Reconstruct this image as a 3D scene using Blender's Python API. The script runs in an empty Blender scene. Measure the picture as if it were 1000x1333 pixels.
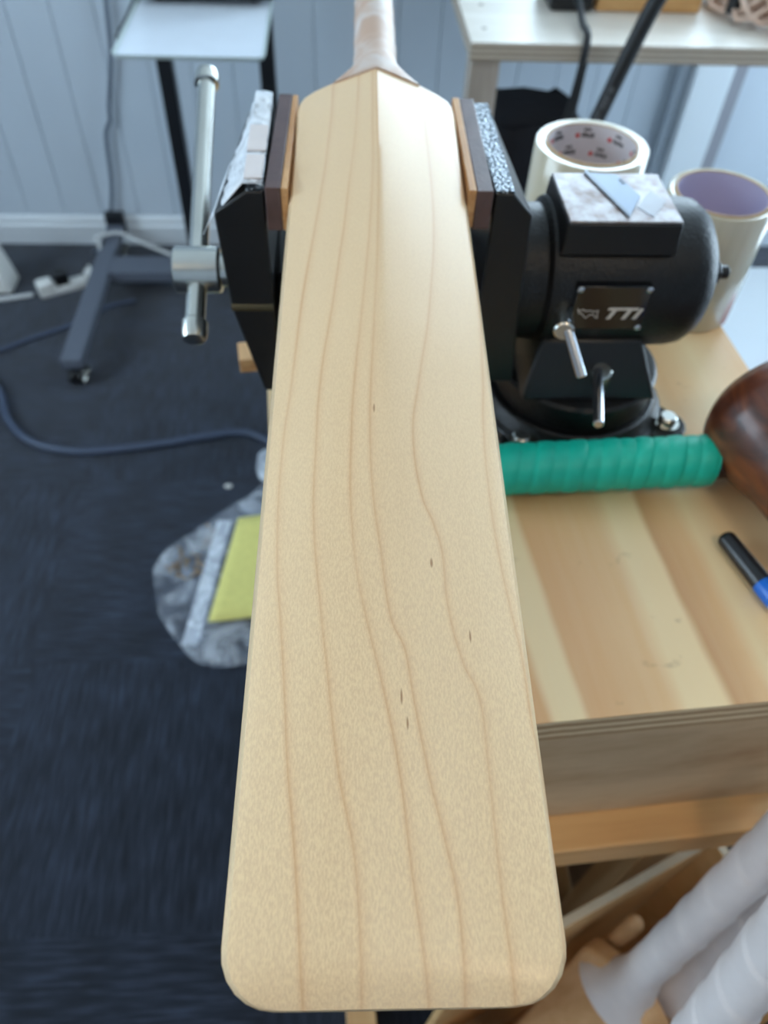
import bpy, bmesh, math, random
from mathutils import Vector, Matrix, Euler
random.seed(4)
PI = math.pi
sc = bpy.context.scene
C = sc.collection

# ------------------------------------------------------------------ camera
cd = bpy.data.cameras.new('camera'); cam = bpy.data.objects.new('camera', cd); C.objects.link(cam)
cd.sensor_fit = 'HORIZONTAL'; cd.sensor_width = 36.0; cd.lens = 36.0
cd.clip_start = 0.02; cd.clip_end = 60
cd.dof.use_dof = True; cd.dof.focus_distance = 0.30; cd.dof.aperture_fstop = 11.5
M = Matrix(((0.99838064, 0.01263605, -0.05546559), (-0.04520207, 0.76818404, -0.63863139), (0.03453801, 0.64010438, 0.76751124)))
cam.matrix_world = Matrix.Translation((0, 0, 1.42)) @ M.to_4x4()
sc.camera = cam

# ------------------------------------------------------------------ sky, daylight, exposure
w = bpy.data.worlds.new('sky'); sc.world = w; w.use_nodes = True
bg = w.node_tree.nodes['Background']
bg.inputs['Color'].default_value = (0.67, 0.835, 1.0, 1); bg.inputs['Strength'].default_value = 14.0

def portal(name, loc, rot, sx, sy):
    l = bpy.data.lights.new(name, 'AREA'); l.shape = 'RECTANGLE'; l.size = sx; l.size_y = sy
    l.cycles.is_portal = True
    o = bpy.data.objects.new(name, l); C.objects.link(o); o.location = loc; o.rotation_euler = rot
    return o
portal('window_daylight_portal', (1.05, 2.50, 1.70), (-PI/2, 0, 0), 1.3, 1.3)
portal('window_daylight_portal', (-2.50, 0.55, 1.55), (0, -PI/2, 0), 1.3, 1.5)
portal('window_daylight_portal', (2.40, 1.50, 1.20), (0, PI/2, 0), 1.8, 1.2)

sc.view_settings.view_transform = 'Standard'; sc.view_settings.look = 'None'
sc.view_settings.exposure = -0.36; sc.view_settings.gamma = 1.0; sc.view_settings.use_curve_mapping = False

# ------------------------------------------------------------------ helpers
def lin(c):
    return tuple((x/255/12.92 if x/255 <= .04045 else ((x/255+.055)/1.055)**2.4) for x in c)

class NT:
    """a small wrapper for building node trees"""
    def __init__(s, name):
        s.m = bpy.data.materials.new(name); s.m.use_nodes = True
        s.t = s.m.node_tree; s.b = s.t.nodes['Principled BSDF']; s.out = s.t.nodes['Material Output']
    def n(s, typ, **kw):
        nd = s.t.nodes.new(typ)
        for k, v in kw.items():
            if k.startswith('_'): setattr(nd, k[1:], v)
            else: s.put(nd, k.replace('__', ' '), v)
        return nd
    def put(s, nd, key, v):
        if isinstance(key, str) and key[0] == 'i' and key[1:].isdigit(): key = int(key[1:])
        sock = nd.inputs[key]
        if isinstance(v, bpy.types.NodeSocket): s.t.links.new(v, sock)
        elif isinstance(v, bpy.types.Node): s.t.links.new(v.outputs[0], sock)
        else: sock.default_value = v
    def set(s, **kw):
        for k, v in kw.items():
            k = k.replace('__', ' ')
            if k == 'Base Color' and isinstance(v, tuple) and len(v) == 3: v = v+(1,)
            s.put(s.b, k, v)
        return s
    def math(s, op, a, b=0.0, c=None, clamp=False):
        nd = s.n('ShaderNodeMath', _operation=op, _use_clamp=clamp, i0=a, i1=b)
        if c is not None: s.put(nd, 2, c)
        return nd.outputs[0]
    def obj(s): return s.n('ShaderNodeTexCoord').outputs['Object']
    def mapping(s, vec, scale=(1, 1, 1), loc=(0, 0, 0), rot=(0, 0, 0)):
        return s.n('ShaderNodeMapping', Vector=vec, Scale=scale, Location=loc, Rotation=rot).outputs[0]
    def noise(s, vec, scale, detail=3, rough=.5, dist=0):
        nd = s.n('ShaderNodeTexNoise', Vector=vec, Scale=scale, Detail=detail, Roughness=rough, Distortion=dist)
        return nd.outputs['Fac']
    def ramp(s, fac, stops, interp='LINEAR'):
        nd = s.n('ShaderNodeValToRGB', Fac=fac); cr = nd.color_ramp; cr.interpolation = interp
        while len(cr.elements) < len(stops): cr.elements.new(.5)
        for e, (p, c) in zip(cr.elements, stops):
            e.position = p; e.color = tuple(c)+(1,) if len(c) == 3 else c
        return nd.outputs[0]
    def mix(s, fac, a, b, mode='MIX'):
        nd = s.n('ShaderNodeMix', _data_type='RGBA', _blend_type=mode)
        for k, v in ((0, fac), (6, a), (7, b)):
            if isinstance(v, tuple) and len(v) == 3: v = v+(1,)
            s.put(nd, k, v)
        return nd.outputs[2]
    def bump(s, h, strength=.3, dist=.001):
        nd = s.n('ShaderNodeBump', Height=h, Strength=strength, Distance=dist)
        s.put(s.b, 'Normal', nd.outputs[0])

def plain(name, rgb, rough=.5, metal=0., spec=.5, mottle=0., mscale=40., bump=0., bscale=300., bdist=.0006, coat=0.):
    t = NT(name); c = lin(rgb); o = t.obj()
    if mottle:
        f = t.noise(o, mscale, 4)
        t.set(Base__Color=t.ramp(f, [(.3, tuple(x*(1-mottle) for x in c)), (.7, tuple(min(1, x*(1+mottle)) for x in c))]))
    else: t.set(Base__Color=c)
    t.set(Roughness=rough, Metallic=metal, Specular__IOR__Level=spec, Coat__Weight=coat)
    if bump: t.bump(t.noise(o, bscale, 2), bump, bdist)
    return t.m

def wood(name, light, dark, axis=1, scale=60., stretch=14., rough=.5, contrast=(.35, .65), fine=.12, coat=0.):
    """plain grained timber, grain along axis"""
    t = NT(name); o = t.obj()
    sc3 = [1, 1, 1]; sc3[axis] = 1/stretch
    v = t.mapping(o, tuple(sc3))
    f = t.noise(v, scale, 4, .55, .6)
    g = t.noise(v, scale*9, 2, .5)
    f2 = t.math('ADD', f, t.math('MULTIPLY', t.math('SUBTRACT', g, .5), fine*2))
    t.set(Base__Color=t.ramp(f2, [(contrast[0], lin(dark)), (contrast[1], lin(light))]), Roughness=rough, Coat__Weight=coat)
    t.bump(g, .15, .0004)
    return t.m

def empty(name, loc, label=None, cat=None, group=None, rot=None):
    o = bpy.data.objects.new(name, None); C.objects.link(o); o.location = loc
    o.empty_display_size = .05
    if rot is not None: o.rotation_euler = rot
    tag(o, label, cat, group); return o
def tag(o, label=None, cat=None, group=None, kind=None):
    if label: o['label'] = label
    if cat: o['category'] = cat
    if group: o['group'] = group
    if kind: o['kind'] = kind
    return o
def done(name, bm, mat, parent=None, smooth=True, bevel=0., seg=2, off=None, angle=40):
    """link a bmesh as ONE mesh object; off: the point that becomes the origin (verts are given in that same frame)"""
    if off is not None: bmesh.ops.translate(bm, vec=-Vector(off), verts=bm.verts)
    bmesh.ops.recalc_face_normals(bm, faces=bm.faces)
    me = bpy.data.meshes.new(name); bm.to_mesh(me); bm.free()
    if smooth:
        for p in me.polygons: p.use_smooth = True
        try: me.set_sharp_from_angle(angle=math.radians(angle))
        except Exception: pass
    o = bpy.data.objects.new(name, me); C.objects.link(o)
    for m in (mat if isinstance(mat, (list, tuple)) else [mat]): me.materials.append(m)
    if parent is not None: o.parent = parent
    elif off is not None: o.location = off
    if bevel:
        b = o.modifiers.new('bevel', 'BEVEL'); b.width = bevel; b.segments = seg; b.limit_method = 'ANGLE'; b.angle_limit = math.radians(35)
    return o
def nb(): return bmesh.new()
def box(bm, lo, hi, rot=None, piv=None):
    lo, hi = Vector(lo), Vector(hi)
    r = bmesh.ops.create_cube(bm, size=1.0); vs = r['verts']; c = (lo+hi)/2; s = hi-lo
    for v in vs: v.co = Vector((v.co.x*s.x, v.co.y*s.y, v.co.z*s.z))+c
    if rot is not None: bmesh.ops.rotate(bm, verts=vs, cent=Vector(piv) if piv is not None else c, matrix=Euler(rot).to_matrix())
    return vs
def basis(d, ref=None):
    d = Vector(d).normalized()
    a = Vector(ref) if ref is not None else (Vector((0, 0, 1)) if abs(d.z) < .9 else Vector((1, 0, 0)))
    u = (a - d*a.dot(d)).normalized(); return u, d.cross(u)
def rings(bm, rs, cap=True, closed=False):
    """loft a list of rings (lists of Vectors of equal length)"""
    V = [[bm.verts.new(p) for p in r] for r in rs]; n = len(V[0])
    m = len(V)
    for i in range(m if closed else m-1):
        a, b = V[i], V[(i+1) % m]
        for j in range(n): bm.faces.new((a[j], a[(j+1) % n], b[(j+1) % n], b[j]))
    if cap and not closed:
        bm.faces.new(V[0][::-1]); bm.faces.new(V[-1])
    return V
def lathe(bm, prof, o, d, seg=32, cap=True, ref=None, closed=False):
    """prof: (along, radius) pairs, turned about axis d through o"""
    u, v = basis(d, ref); d = Vector(d).normalized(); o = Vector(o)
    return rings(bm, [[o+d*a+(u*math.cos(2*PI*k/seg)+v*math.sin(2*PI*k/seg))*r for k in range(seg)] for a, r in prof], cap, closed)
def rod(bm, a, b, r, seg=16, r2=None, ch=0.):
    a, b = Vector(a), Vector(b); L = (b-a).length; r2 = r if r2 is None else r2
    pr = [(0, r), (L, r2)] if not ch else [(0, r-ch), (ch, r), (L-ch, r2), (L, r2-ch)]
    lathe(bm, pr, a, b-a, seg)
def smoothpath(pts, sub=8):
    pts = [Vector(p) for p in pts]; out = []
    for i in range(len(pts)-1):
        p0 = pts[max(i-1, 0)]; p1 = pts[i]; p2 = pts[i+1]; p3 = pts[min(i+2, len(pts)-1)]
        for k in range(sub):
            t = k/sub
            out.append(.5*((2*p1)+(p2-p0)*t+(2*p0-5*p1+4*p2-p3)*t*t+(3*p1-p0-3*p2+p3)*t**3))
    out.append(pts[-1]); return out
def tube(bm, pts, r, seg=10, sub=8):
    P = smoothpath(pts, sub) if sub else [Vector(p) for p in pts]
    rs = []; u = None
    for i, p in enumerate(P):
        d = (P[min(i+1, len(P)-1)]-P[max(i-1, 0)]).normalized()
        if u is None: u, v = basis(d)
        else: u = (u-d*u.dot(d)).normalized(); v = d.cross(u)
        rr = r(i/(len(P)-1)) if callable(r) else r
        rs.append([p+(u*math.cos(2*PI*k/seg)+v*math.sin(2*PI*k/seg))*rr for k in range(seg)])
    rings(bm, rs)
def prism(bm, poly, axis, a, b):
    """extrude a 2-D polygon along an axis from a to b ('y': poly is x,z ; 'x': y,z ; 'z': x,y)"""
    f = {'y': lambda p, t: Vector((p[0], t, p[1])), 'x': lambda p, t: Vector((t, p[0], p[1])), 'z': lambda p, t: Vector((p[0], p[1], t))}[axis]
    rings(bm, [[f(p, a) for p in poly], [f(p, b) for p in poly]])
def ball(bm, c, r, sx=1, sy=1, sz=1, seg=16):
    rr = bmesh.ops.create_uvsphere(bm, u_segments=seg, v_segments=seg//2+2, radius=r)
    for v in rr['verts']: v.co = Vector((v.co.x*sx, v.co.y*sy, v.co.z*sz))+Vector(c)

# ------------------------------------------------------------------ materials
MT = {}
def carpet():
    t = NT('carpet'); o = t.obj()
    S = .5
    chk = t.n('ShaderNodeTexChecker', Vector=t.mapping(o, (1, 1, 1), (.13, .21, .5)), Scale=1/S).outputs['Fac']
    vx = t.mapping(o, (1, .07, 1)); vy = t.mapping(o, (.07, 1, 1))
    nx = t.noise(vx, 190, 2); ny = t.noise(vy, 190, 2)
    st = t.n('ShaderNodeMix', _data_type='FLOAT'); t.put(st, 0, chk); t.put(st, 2, nx); t.put(st, 3, ny)
    big = t.noise(o, 9, 4)
    f = t.math('ADD', t.math('MULTIPLY', st.outputs[0], .8), t.math('MULTIPLY', big, .35))
    t.set(Base__Color=t.ramp(f, [(.38, lin((18, 22, 30))), (.58, lin((34, 41, 54))), (.78, lin((54, 63, 80)))]), Roughness=.9, Specular__IOR__Level=.2, Sheen__Weight=.25, Sheen__Roughness=.5)
    t.bump(t.math('ADD', st.outputs[0], t.noise(o, 900, 2)), .6, .003)
    return t.m
MT['carpet'] = carpet()
MT['wall'] = plain('wall_paint', (196, 205, 214), .55, mottle=.02, mscale=5)
MT['skirt'] = plain('skirting_paint', (215, 219, 222), .4)
MT['ceiling'] = plain('ceiling_paint', (235, 235, 232), .8)
MT['white_metal'] = plain('white_frame', (226, 232, 236), .35)
MT['grey_trim'] = plain('grey_trim', (150, 150, 156), .4)

def bat_wood():
    t = NT('pale_willow'); o = t.obj()
    sep = t.n('ShaderNodeSeparateXYZ', Vector=o)
    wob = t.noise(t.mapping(o, (1, .25, 1)), 40, 2)
    s = t.math('ADD', sep.outputs[0], t.math('MULTIPLY', t.math('SUBTRACT', wob, .5), .0022))
    tt = t.math('DIVIDE', sep.outputs[1], .56, clamp=True)
    LN = [[(0.0, -28.4), (.032, -31.6), (.07, -36.2), (.12, -41.4), (.154, -45.1), (.214, -46.9), (.253, -44.5), (.309, -42.1), (.392, -35.7), (.513, -30.3)],
          [(0.0, -10.8), (.038, -12.8), (.069, -18.8), (.103, -23.5), (.129, -26.7), (.174, -31.1), (.209, -31.2), (.247, -30.2), (.3, -25.7), (.383, -19.5), (.501, -13.3)],
          [(0.0, 9.7), (.031, 6.0), (.069, 2.3), (.09, -1.3), (.128, -9.4), (.148, -13.0), (.175, -15.3), (.205, -15.6), (.243, -14.2), (.3, -10.5), (.376, -5.6), (.474, -3.6)],
          [(0.0, 20.6), (.026, 19.9), (.046, 16.6), (.069, 12.2), (.096, 8.1), (.112, 5.7), (.125, .5), (.153, -2.9), (.179, -5.8), (.213, -7.2), (.242, -6.8), (.282, -5.2), (.355, -2.0), (.473, -.8)],
          [(0.0, 36.4), (.037, 34.2), (.07, 33.3), (.094, 32.4), (.108, 27.2), (.132, 22.6), (.155, 21.8), (.168, 19.0), (.183, 14.3), (.214, 11.9), (.244, 15.5), (.288, 22.2), (.327, 27.0), (.385, 30.8), (.505, 30.4)],
          [(.0, 51.9), (.034, 53.6), (.068, 53.6), (.087, 51.7), (.112, 51.0), (.13, 49.0), (.153, 46.9), (.187, 45.3), (.231, 46.3), (.257, 49.0), (.315, 51.9), (.421, 50.7), (.519, 47.4)]]
    total = None
    for i, L in enumerate(LN):
        fc = t.n('ShaderNodeFloatCurve', Value=tt); cm = fc.mapping; cv = cm.curves[0]
        pts = [(a/.56, (b/1000+.06)/.12) for a, b in L]+[(1.0, (L[-1][1]/1000+.06)/.12)]
        cv.points[0].location = pts[0]; cv.points[1].location = pts[-1]
        for p in pts[1:-1]: cv.points.new(*p)
        cm.update()
        x = t.math('MULTIPLY_ADD', fc.outputs[0], .12, -.06)
        d = t.math('SUBTRACT', s, x)
        core = t.n('ShaderNodeMapRange', _interpolation_type='SMOOTHSTEP', Value=t.math('ABSOLUTE', d)); t.put(core, 1, .0000); t.put(core, 2, .0016); t.put(core, 3, 1.); t.put(core, 4, 0.)
        rt = t.n('ShaderNodeMapRange', Value=d); t.put(rt, 1, 0.); t.put(rt, 2, .005); t.put(rt, 3, 1.); t.put(rt, 4, 0.)
        gate = t.math('GREATER_THAN', d, 0.)
        halo = t.math('MULTIPLY', t.math('MULTIPLY', rt.outputs[0], rt.outputs[0]), gate)
        both = t.math('MULTIPLY_ADD', halo, .55, t.math('MULTIPLY', core.outputs[0], .45))
        total = both if total is None else t.math('MAXIMUM', total, both)
    fade = t.noise(t.mapping(o, (1, .3, 1), (3, 1, 2)), 30, 2)
    total = t.math('MULTIPLY', total, t.math('MULTIPLY_ADD', fade, 1.2, .1, clamp=True))
    fl = t.noise(t.mapping(o, (1, .32, 1)), 1500, 2, .6)
    flk = t.n('ShaderNodeMapRange', Value=fl); t.put(flk, 1, .36); t.put(flk, 2, .64)
    near = t.n('ShaderNodeMapRange', Value=sep.outputs[1]); t.put(near, 1, .30); t.put(near, 2, .05); t.put(near, 3, .35); t.put(near, 4, 1.)
    base = t.mix(t.noise(t.mapping(o, (1, .12, 1), (0, .3, 0)), 26, 3), lin((218, 184, 142)), lin((231, 203, 166)))
    base = t.mix(t.math('MULTIPLY', t.math('MULTIPLY', flk.outputs[0], near.outputs[0]), .48), base, lin((252, 226, 178)))
    base = t.mix(t.math('MULTIPLY', total, .6), base, lin((198, 136, 82)))
    # small dark pin knots
    for (kx, ky, a, b) in ((.0174, .1495, .0007, .0026), (.0038, .0945, .0005, .0035), (.0057, .0848, .0005, .0028), (-.005, .2276, .0005, .003), (.031, .119, .0005, .003)):
        e = t.math('ADD', t.math('POWER', t.math('DIVIDE', t.math('SUBTRACT', sep.outputs[0], kx), a), 2.), t.math('POWER', t.math('DIVIDE', t.math('SUBTRACT', sep.outputs[1], ky), b), 2.))
        k = t.n('ShaderNodeMapRange', _interpolation_type='SMOOTHSTEP', Value=e); t.put(k, 1, .0); t.put(k, 2, 1.2); t.put(k, 3, .7); t.put(k, 4, 0.)
        base = t.mix(k.outputs[0], base, lin((140, 86, 48)))
    t.set(Base__Color=base, Roughness=t.math('MULTIPLY_ADD', fl, .03, .285), Specular__IOR__Level=.34)
    t.bump(t.math('ADD', t.noise(t.mapping(o, (1, .2, 1)), 60, 3), t.math('MULTIPLY', fl, .12)), .12, .0008)
    return t.m
MT['bat'] = bat_wood()

def ply_top():
    t = NT('pine_plywood_face'); o = t.obj(); sep = t.n('ShaderNodeSeparateXYZ', Vector=o)
    warp = t.noise(t.mapping(o, (1, .35, 1)), 11, 3, .5)
    x = t.math('ADD', sep.outputs[0], t.math('MULTIPLY', t.math('SUBTRACT', warp, .5), .035))
    x = t.math('MULTIPLY_ADD', sep.outputs[1], .02, x)
    cr = lin((238, 208, 158)); tn = lin((216, 160, 104)); tm = lin((226, 180, 126)); dk = lin((196, 142, 88))
    def p(v): return v/.44
    st = [(p(.0), cr), (p(.09), tn), (p(.165), tn), (p(.171), cr), (p(.190), cr), (p(.196), tn), (p(.252), tm), (p(.262), cr), (p(.284), cr), (p(.290), dk), (p(.312), tm), (p(.322), cr), (p(.36), tm), (p(.40), cr), (p(.44), tm)]
    f = t.math('DIVIDE', x, .44, clamp=True)
    col = t.ramp(f, st)
    g = t.noise(t.mapping(o, (1, .06, 1)), 150, 3)
    col = t.mix(t.math('MULTIPLY', g, .22), col, lin((240, 220, 184)))
    sp = t.noise(o, 55, 3); spm = t.n('ShaderNodeMapRange', Value=sp); t.put(spm, 1, .68); t.put(spm, 2, .78); t.put(spm, 4, .35)
    col = t.mix(spm.outputs[0], col, lin((150, 112, 80)))
    t.set(Base__Color=col, Roughness=.42)
    t.bump(g, .1, .0004)
    return t.m
MT['ply_top'] = ply_top()
def ply_edge(name, pitch, light, dark):
    t = NT(name); o = t.obj(); sep = t.n('ShaderNodeSeparateXYZ', Vector=o)
    z = t.math('MULTIPLY_ADD', t.noise(t.mapping(o, (1, 1, .1)), 30, 3), .0025, sep.outputs[2])
    wv = t.math('SINE', t.math('MULTIPLY', z, 2*PI/pitch))
    wv = t.math('MULTIPLY_ADD', wv, .5, .5)
    n = t.noise(t.mapping(o, (1, 1, 3)), 120, 3)
    t.set(Base__Color=t.ramp(t.math('MULTIPLY_ADD', t.math('SUBTRACT', n, .5), .5, wv), [(.3, lin(dark)), (.7, lin(light))]), Roughness=.6)
    return t.m
MT['ply_edge'] = ply_edge('plywood_edge', .0092, (222, 196, 156), (172, 136, 96))
MT['shelf_edge'] = ply_edge('shelf_plywood_edge', .0085, (196, 182, 164), (150, 136, 120))
MT['ply_grey'] = wood('plywood_apron', (206, 176, 138), (172, 138, 100), 0, 16, 3, .55, (.3, .7))
MT['shaded_board'] = wood('board_with_painted_shade', (138, 112, 88), (116, 92, 70), 0, 30, 4, .6)  # brown stands in for the shadow inside the bench base
MT['pine'] = wood('pine_rail', (226, 178, 118), (204, 150, 92), 0, 40, 16, .45, (.3, .7))
MT['pine_leg'] = wood('pine_leg', (214, 176, 128), (190, 146, 98), 2, 40, 16, .5)
MT['pine_skid'] = wood('pine_skid', (222, 184, 132), (200, 158, 108), 1, 40, 16, .5)
MT['bin'] = wood('bin_plywood', (226, 186, 132), (204, 160, 104), 0, 22, 7, .55, (.3, .7))
MT['bin_edge'] = plain('bin_edge', (186, 168, 142), .55, mottle=.08, mscale=60)
MT['raw_wood'] = wood('raw_willow', (226, 186, 140), (206, 160, 112), 2, 40, 12, .5)
MT['shelf_top'] = wood('shelf_plywood', (226, 219, 208), (206, 196, 182), 0, 20, 8, .38, (.3, .7))
MT['shelf_leg'] = wood('shelf_leg_timber', (182, 170, 158), (160, 148, 136), 2, 30, 12, .5)
MT['block'] = wood('golden_timber', (222, 172, 112), (198, 146, 88), 0, 60, 12, .5)
MT['liner_wood'] = wood('orange_timber', (218, 172, 120), (188, 136, 86), 1, 120, 12, .45)
MT['liner_leather'] = plain('brown_leather', (92, 72, 70), .42, mottle=.15, mscale=90, bump=.3, bscale=500)
MT['black_paint'] = plain('black_hammered_paint', (17, 16, 16), .40, spec=.36, mottle=.35, mscale=120, bump=.55, bscale=420, bdist=.0012)
MT['black_flat'] = plain('black_cast_paint', (16, 16, 17), .42, spec=.5, mottle=.2, bump=.3, bscale=300)
MT['black_plastic'] = plain('black_plastic', (18, 18, 20), .35)
MT['black_rubber'] = plain('black_rubber', (24, 25, 27), .5, spec=.4)
MT['stand_black'] = plain('stand_powder_coat', (20, 22, 27), .42)
MT['stand_steel'] = plain('stand_grey_top', (92, 97, 108), .38)
MT['chrome'] = plain('zinc_plated_steel', (196, 196, 190), .26, 1.0, mottle=.05)
MT['steel'] = plain('bright_steel', (186, 190, 196), .22, 1.0)
MT['plate'] = plain('gloss_black_plate', (10, 11, 16), .1)
MT['logo'] = plain('plate_silver_print', (206, 198, 190), .4)
def knurl():
    t = NT('knurled_steel'); o = t.obj()
    v = t.n('ShaderNodeTexVoronoi', Vector=o, Scale=420.).outputs['Distance']
    t.set(Base__Color=t.ramp(v, [(.15, lin((222, 230, 236))), (.55, lin((70, 80, 90)))]), Metallic=.8, Roughness=.3)
    t.bump(v, 1.0, .002); return t.m
MT['knurl'] = knurl()
def anvil():
    t = NT('worn_anvil_steel'); o = t.obj(); n = t.noise(o, 45, 4, .6, .3); n2 = t.noise(o, 160, 3)
    f = t.math('ADD', t.math('MULTIPLY', n, .75), t.math('MULTIPLY', n2, .25))
    t.set(Base__Color=t.ramp(f, [(.36, lin((112, 92, 84))), (.5, lin((164, 158, 158))), (.64, lin((196, 194, 196)))]), Metallic=.55, Roughness=t.math('MULTIPLY_ADD', n2, .3, .3))
    return t.m
MT['anvil'] = anvil()
MT['white_tape'] = plain('white_cloth_tape', (224, 216, 214), .7, mottle=.03, mscale=60, bump=.15, bscale=900, bdist=.0003)
def wrap_handle():
    t = NT('tan_and_white_binding'); o = t.obj()
    n = t.noise(t.mapping(o, (1, .8, 1)), 45, 3, .5, .6)
    t.set(Base__Color=t.ramp(n, [(.44, lin((194, 162, 140))), (.60, lin((206, 188, 176))), (.76, lin((210, 200, 196)))]), Roughness=.5)
    return t.m
MT['handle_wrap'] = wrap_handle()
MT['green'] = plain('green_rubber_grip', (0, 176, 150), .5, mottle=.06, mscale=70, bump=.2, bscale=700)
def mallet_wood():
    t = NT('varnished_brown_timber'); o = t.obj()
    n = t.noise(t.mapping(o, (1, .25, 1)), 55, 4, .55, .8)
    t.set(Base__Color=t.ramp(n, [(.3, lin((54, 22, 12))), (.5, lin((92, 44, 22))), (.7, lin((126, 68, 34)))]), Roughness=.4, Coat__Weight=.35, Coat__Roughness=.2)
    return t.m
MT['mallet'] = mallet_wood()
MT['blue'] = plain('blue_plastic', (0, 96, 190), .35)
def film():
    t = NT('clear_film_roll'); o = t.obj()
    n = t.noise(t.mapping(o, (1, 1, .05)), 60, 2)
    t.set(Base__Color=t.ramp(n, [(.3, lin((188, 180, 156))), (.7, lin((208, 202, 184)))]), Roughness=.22, Subsurface__Weight=.25, Subsurface__Scale=.01, Coat__Weight=.4)
    t.put(t.b, 'Subsurface Radius', (1, .9, .7)); return t.m
MT['film'] = film()
MT['core_white'] = plain('core_paper_white', (214, 206, 208), .6)
MT['core_lilac'] = plain('core_paper_lilac', (196, 188, 214), .6)
MT['cardboard'] = plain('cardboard', (182, 150, 112), .7)
MT['ink'] = plain('black_ink', (40, 38, 44), .6)
MT['red_ink'] = plain('red_ink', (214, 50, 50), .6)
MT['grey_ink'] = plain('grey_print', (120, 120, 124), .6)
MT['tray'] = plain('white_tray_plastic', (234, 241, 250), .25, mottle=.02, mscale=20, coat=.2)
MT['tray_rim'] = plain('tray_rim_plastic', (196, 208, 206), .3)
MT['white_plastic'] = plain('white_plastic', (228, 226, 220), .35)
MT['grey_cable'] = plain('grey_cable', (62, 72, 92), .45)
MT['wall_cable'] = plain('wall_cable', (98, 106, 118), .5)
MT['white_cable'] = plain('white_cable', (206, 206, 204), .45)
MT['yellow'] = plain('yellow_sandpaper', (226, 216, 128), .8, mottle=.05, mscale=70, bump=.2, bscale=900)
MT['brass'] = plain('brass', (176, 132, 76), .35, .9)
MT['cane'] = plain('pale_cane', (206, 176, 156), .6, mottle=.15, mscale=60)
MT['pink'] = plain('pink_cloth', (190, 96, 130), .8)
MT['cupboard'] = plain('white_gloss_laminate', (226, 236, 244), .3)
MT['mirror'] = plain('mirror_glass', (214, 232, 240), .05, 1.0)
def seethrough(name, tint, opac, rough, noise_scale=0, lo=.1, hi=.7, grid=0.):
    t = NT(name); o = t.obj()
    tr = t.n('ShaderNodeBsdfTransparent'); tr.inputs[0].default_value = tint+(1,)
    t.set(Base__Color=(.86, .9, .95), Roughness=rough, Specular__IOR__Level=.6)
    if noise_scale:
        n = t.noise(o, noise_scale, 4, .55, .8)
        mr = t.n('ShaderNodeMapRange', Value=n); t.put(mr, 1, .42); t.put(mr, 2, .68); t.put(mr, 3, lo); t.put(mr, 4, hi); f = mr.outputs[0]
        t.bump(t.noise(o, noise_scale*1.6, 3, .5, 1.), .8, .004)
    else: f = opac
    if grid:
        s = t.n('ShaderNodeSeparateXYZ', Vector=o)
        a = t.math('LESS_THAN', t.math('FRACT', t.math('MULTIPLY', s.outputs[1], grid)), .34)
        b = t.math('LESS_THAN', t.math('FRACT', t.math('MULTIPLY', s.outputs[2], grid*1.3)), .34)
        f = t.math('MULTIPLY_ADD', t.math('MAXIMUM', a, b), .45, f, clamp=True)
    mx = t.n('ShaderNodeMixShader'); t.put(mx, 0, f); t.put(mx, 1, tr); t.t.links.new(t.b.outputs[0], mx.inputs[2])
    t.t.links.new(mx.outputs[0], t.out.inputs['Surface']); return t.m
MT['bag'] = seethrough('clear_polythene', (.93, .95, 1.0), .2, .18, 16, .05, .42)
MT['bag_fold'] = seethrough('folded_polythene', (.93, .95, 1.0), .5, .25, 30, .35, .8)
MT['mesh_wrap'] = seethrough('white_mesh_tape', (1, 1, 1), .35, .35, 60, .4, .95, 420.)
MT['glass'] = seethrough('window_glass', (.98, 1, 1), .05, .02)
def emit(name, col, s):
    t = NT(name); t.set(Base__Color=(.9, .9, .9), Emission__Color=col+(1,), Emission__Strength=s); return t.m
MT['lamp'] = emit('ceiling_lamp_diffuser', (1.0, .75, .48), 15.0)

# ------------------------------------------------------------------ the room
def struct(name, bm, mat, parent=None, **k):
    o = done(name, bm, mat, parent, **k); o['kind'] = 'structure'; return o
X0, X1, Y0, Y1, ZC = -2.4, 2.3, -2.2, 2.37, 2.6
bm = nb(); box(bm, (X0-.1, Y0-.1, -.1), (X1+.1, Y1+.3, 0)); struct('floor', bm, MT['carpet'], smooth=False)
bm = nb(); box(bm, (X0-.1, Y0-.1, ZC), (X1+.1, Y1+.3, ZC+.1)); struct('ceiling', bm, MT['ceiling'], smooth=False)
# back wall: base pieces around the window, boards proud of it
WX0, WX1, WZ0, WZ1 = .45, 1.65, 1.08, 2.32
bm = nb(); YB = Y1+.014
for lo, hi in (((X0-.1, YB, 0), (WX0, YB+.1, ZC)), ((WX1, YB, 0), (X1+.1, YB+.1, ZC)), ((WX0, YB, 0), (WX1, YB+.1, WZ0)), ((WX0, YB, WZ1), (WX1, YB+.1, ZC))): box(bm, lo, hi)
wb = struct('wall_back', bm, MT['wall'], smooth=False)
pitch = .1165; x = -2.4+.012
board_me = None
while x < .98:
    hi = ZC if x+pitch < WX0 else WZ0
    a = nb(); wd = min(pitch-.0016, .99-x); box(a, (x, Y1, .07), (x+wd, YB-.0005, hi-.004 if hi == ZC else hi-.03))
    o = done('wall_board', a, MT['wall'], wb, smooth=False, bevel=.0018, seg=1)
    x += pitch
# skirting with a small moulded top
bm = nb(); prism(bm, [(Y1-.016, 0), (Y1-.016, .062), (Y1-.010, .070), (Y1-.010, .084), (Y1-.002, .094), (Y1-.0005, .094), (Y1-.0005, 0)], 'x', X0, .985); struct('baseboard_back', bm, MT['skirt'], smooth=False)
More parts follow.
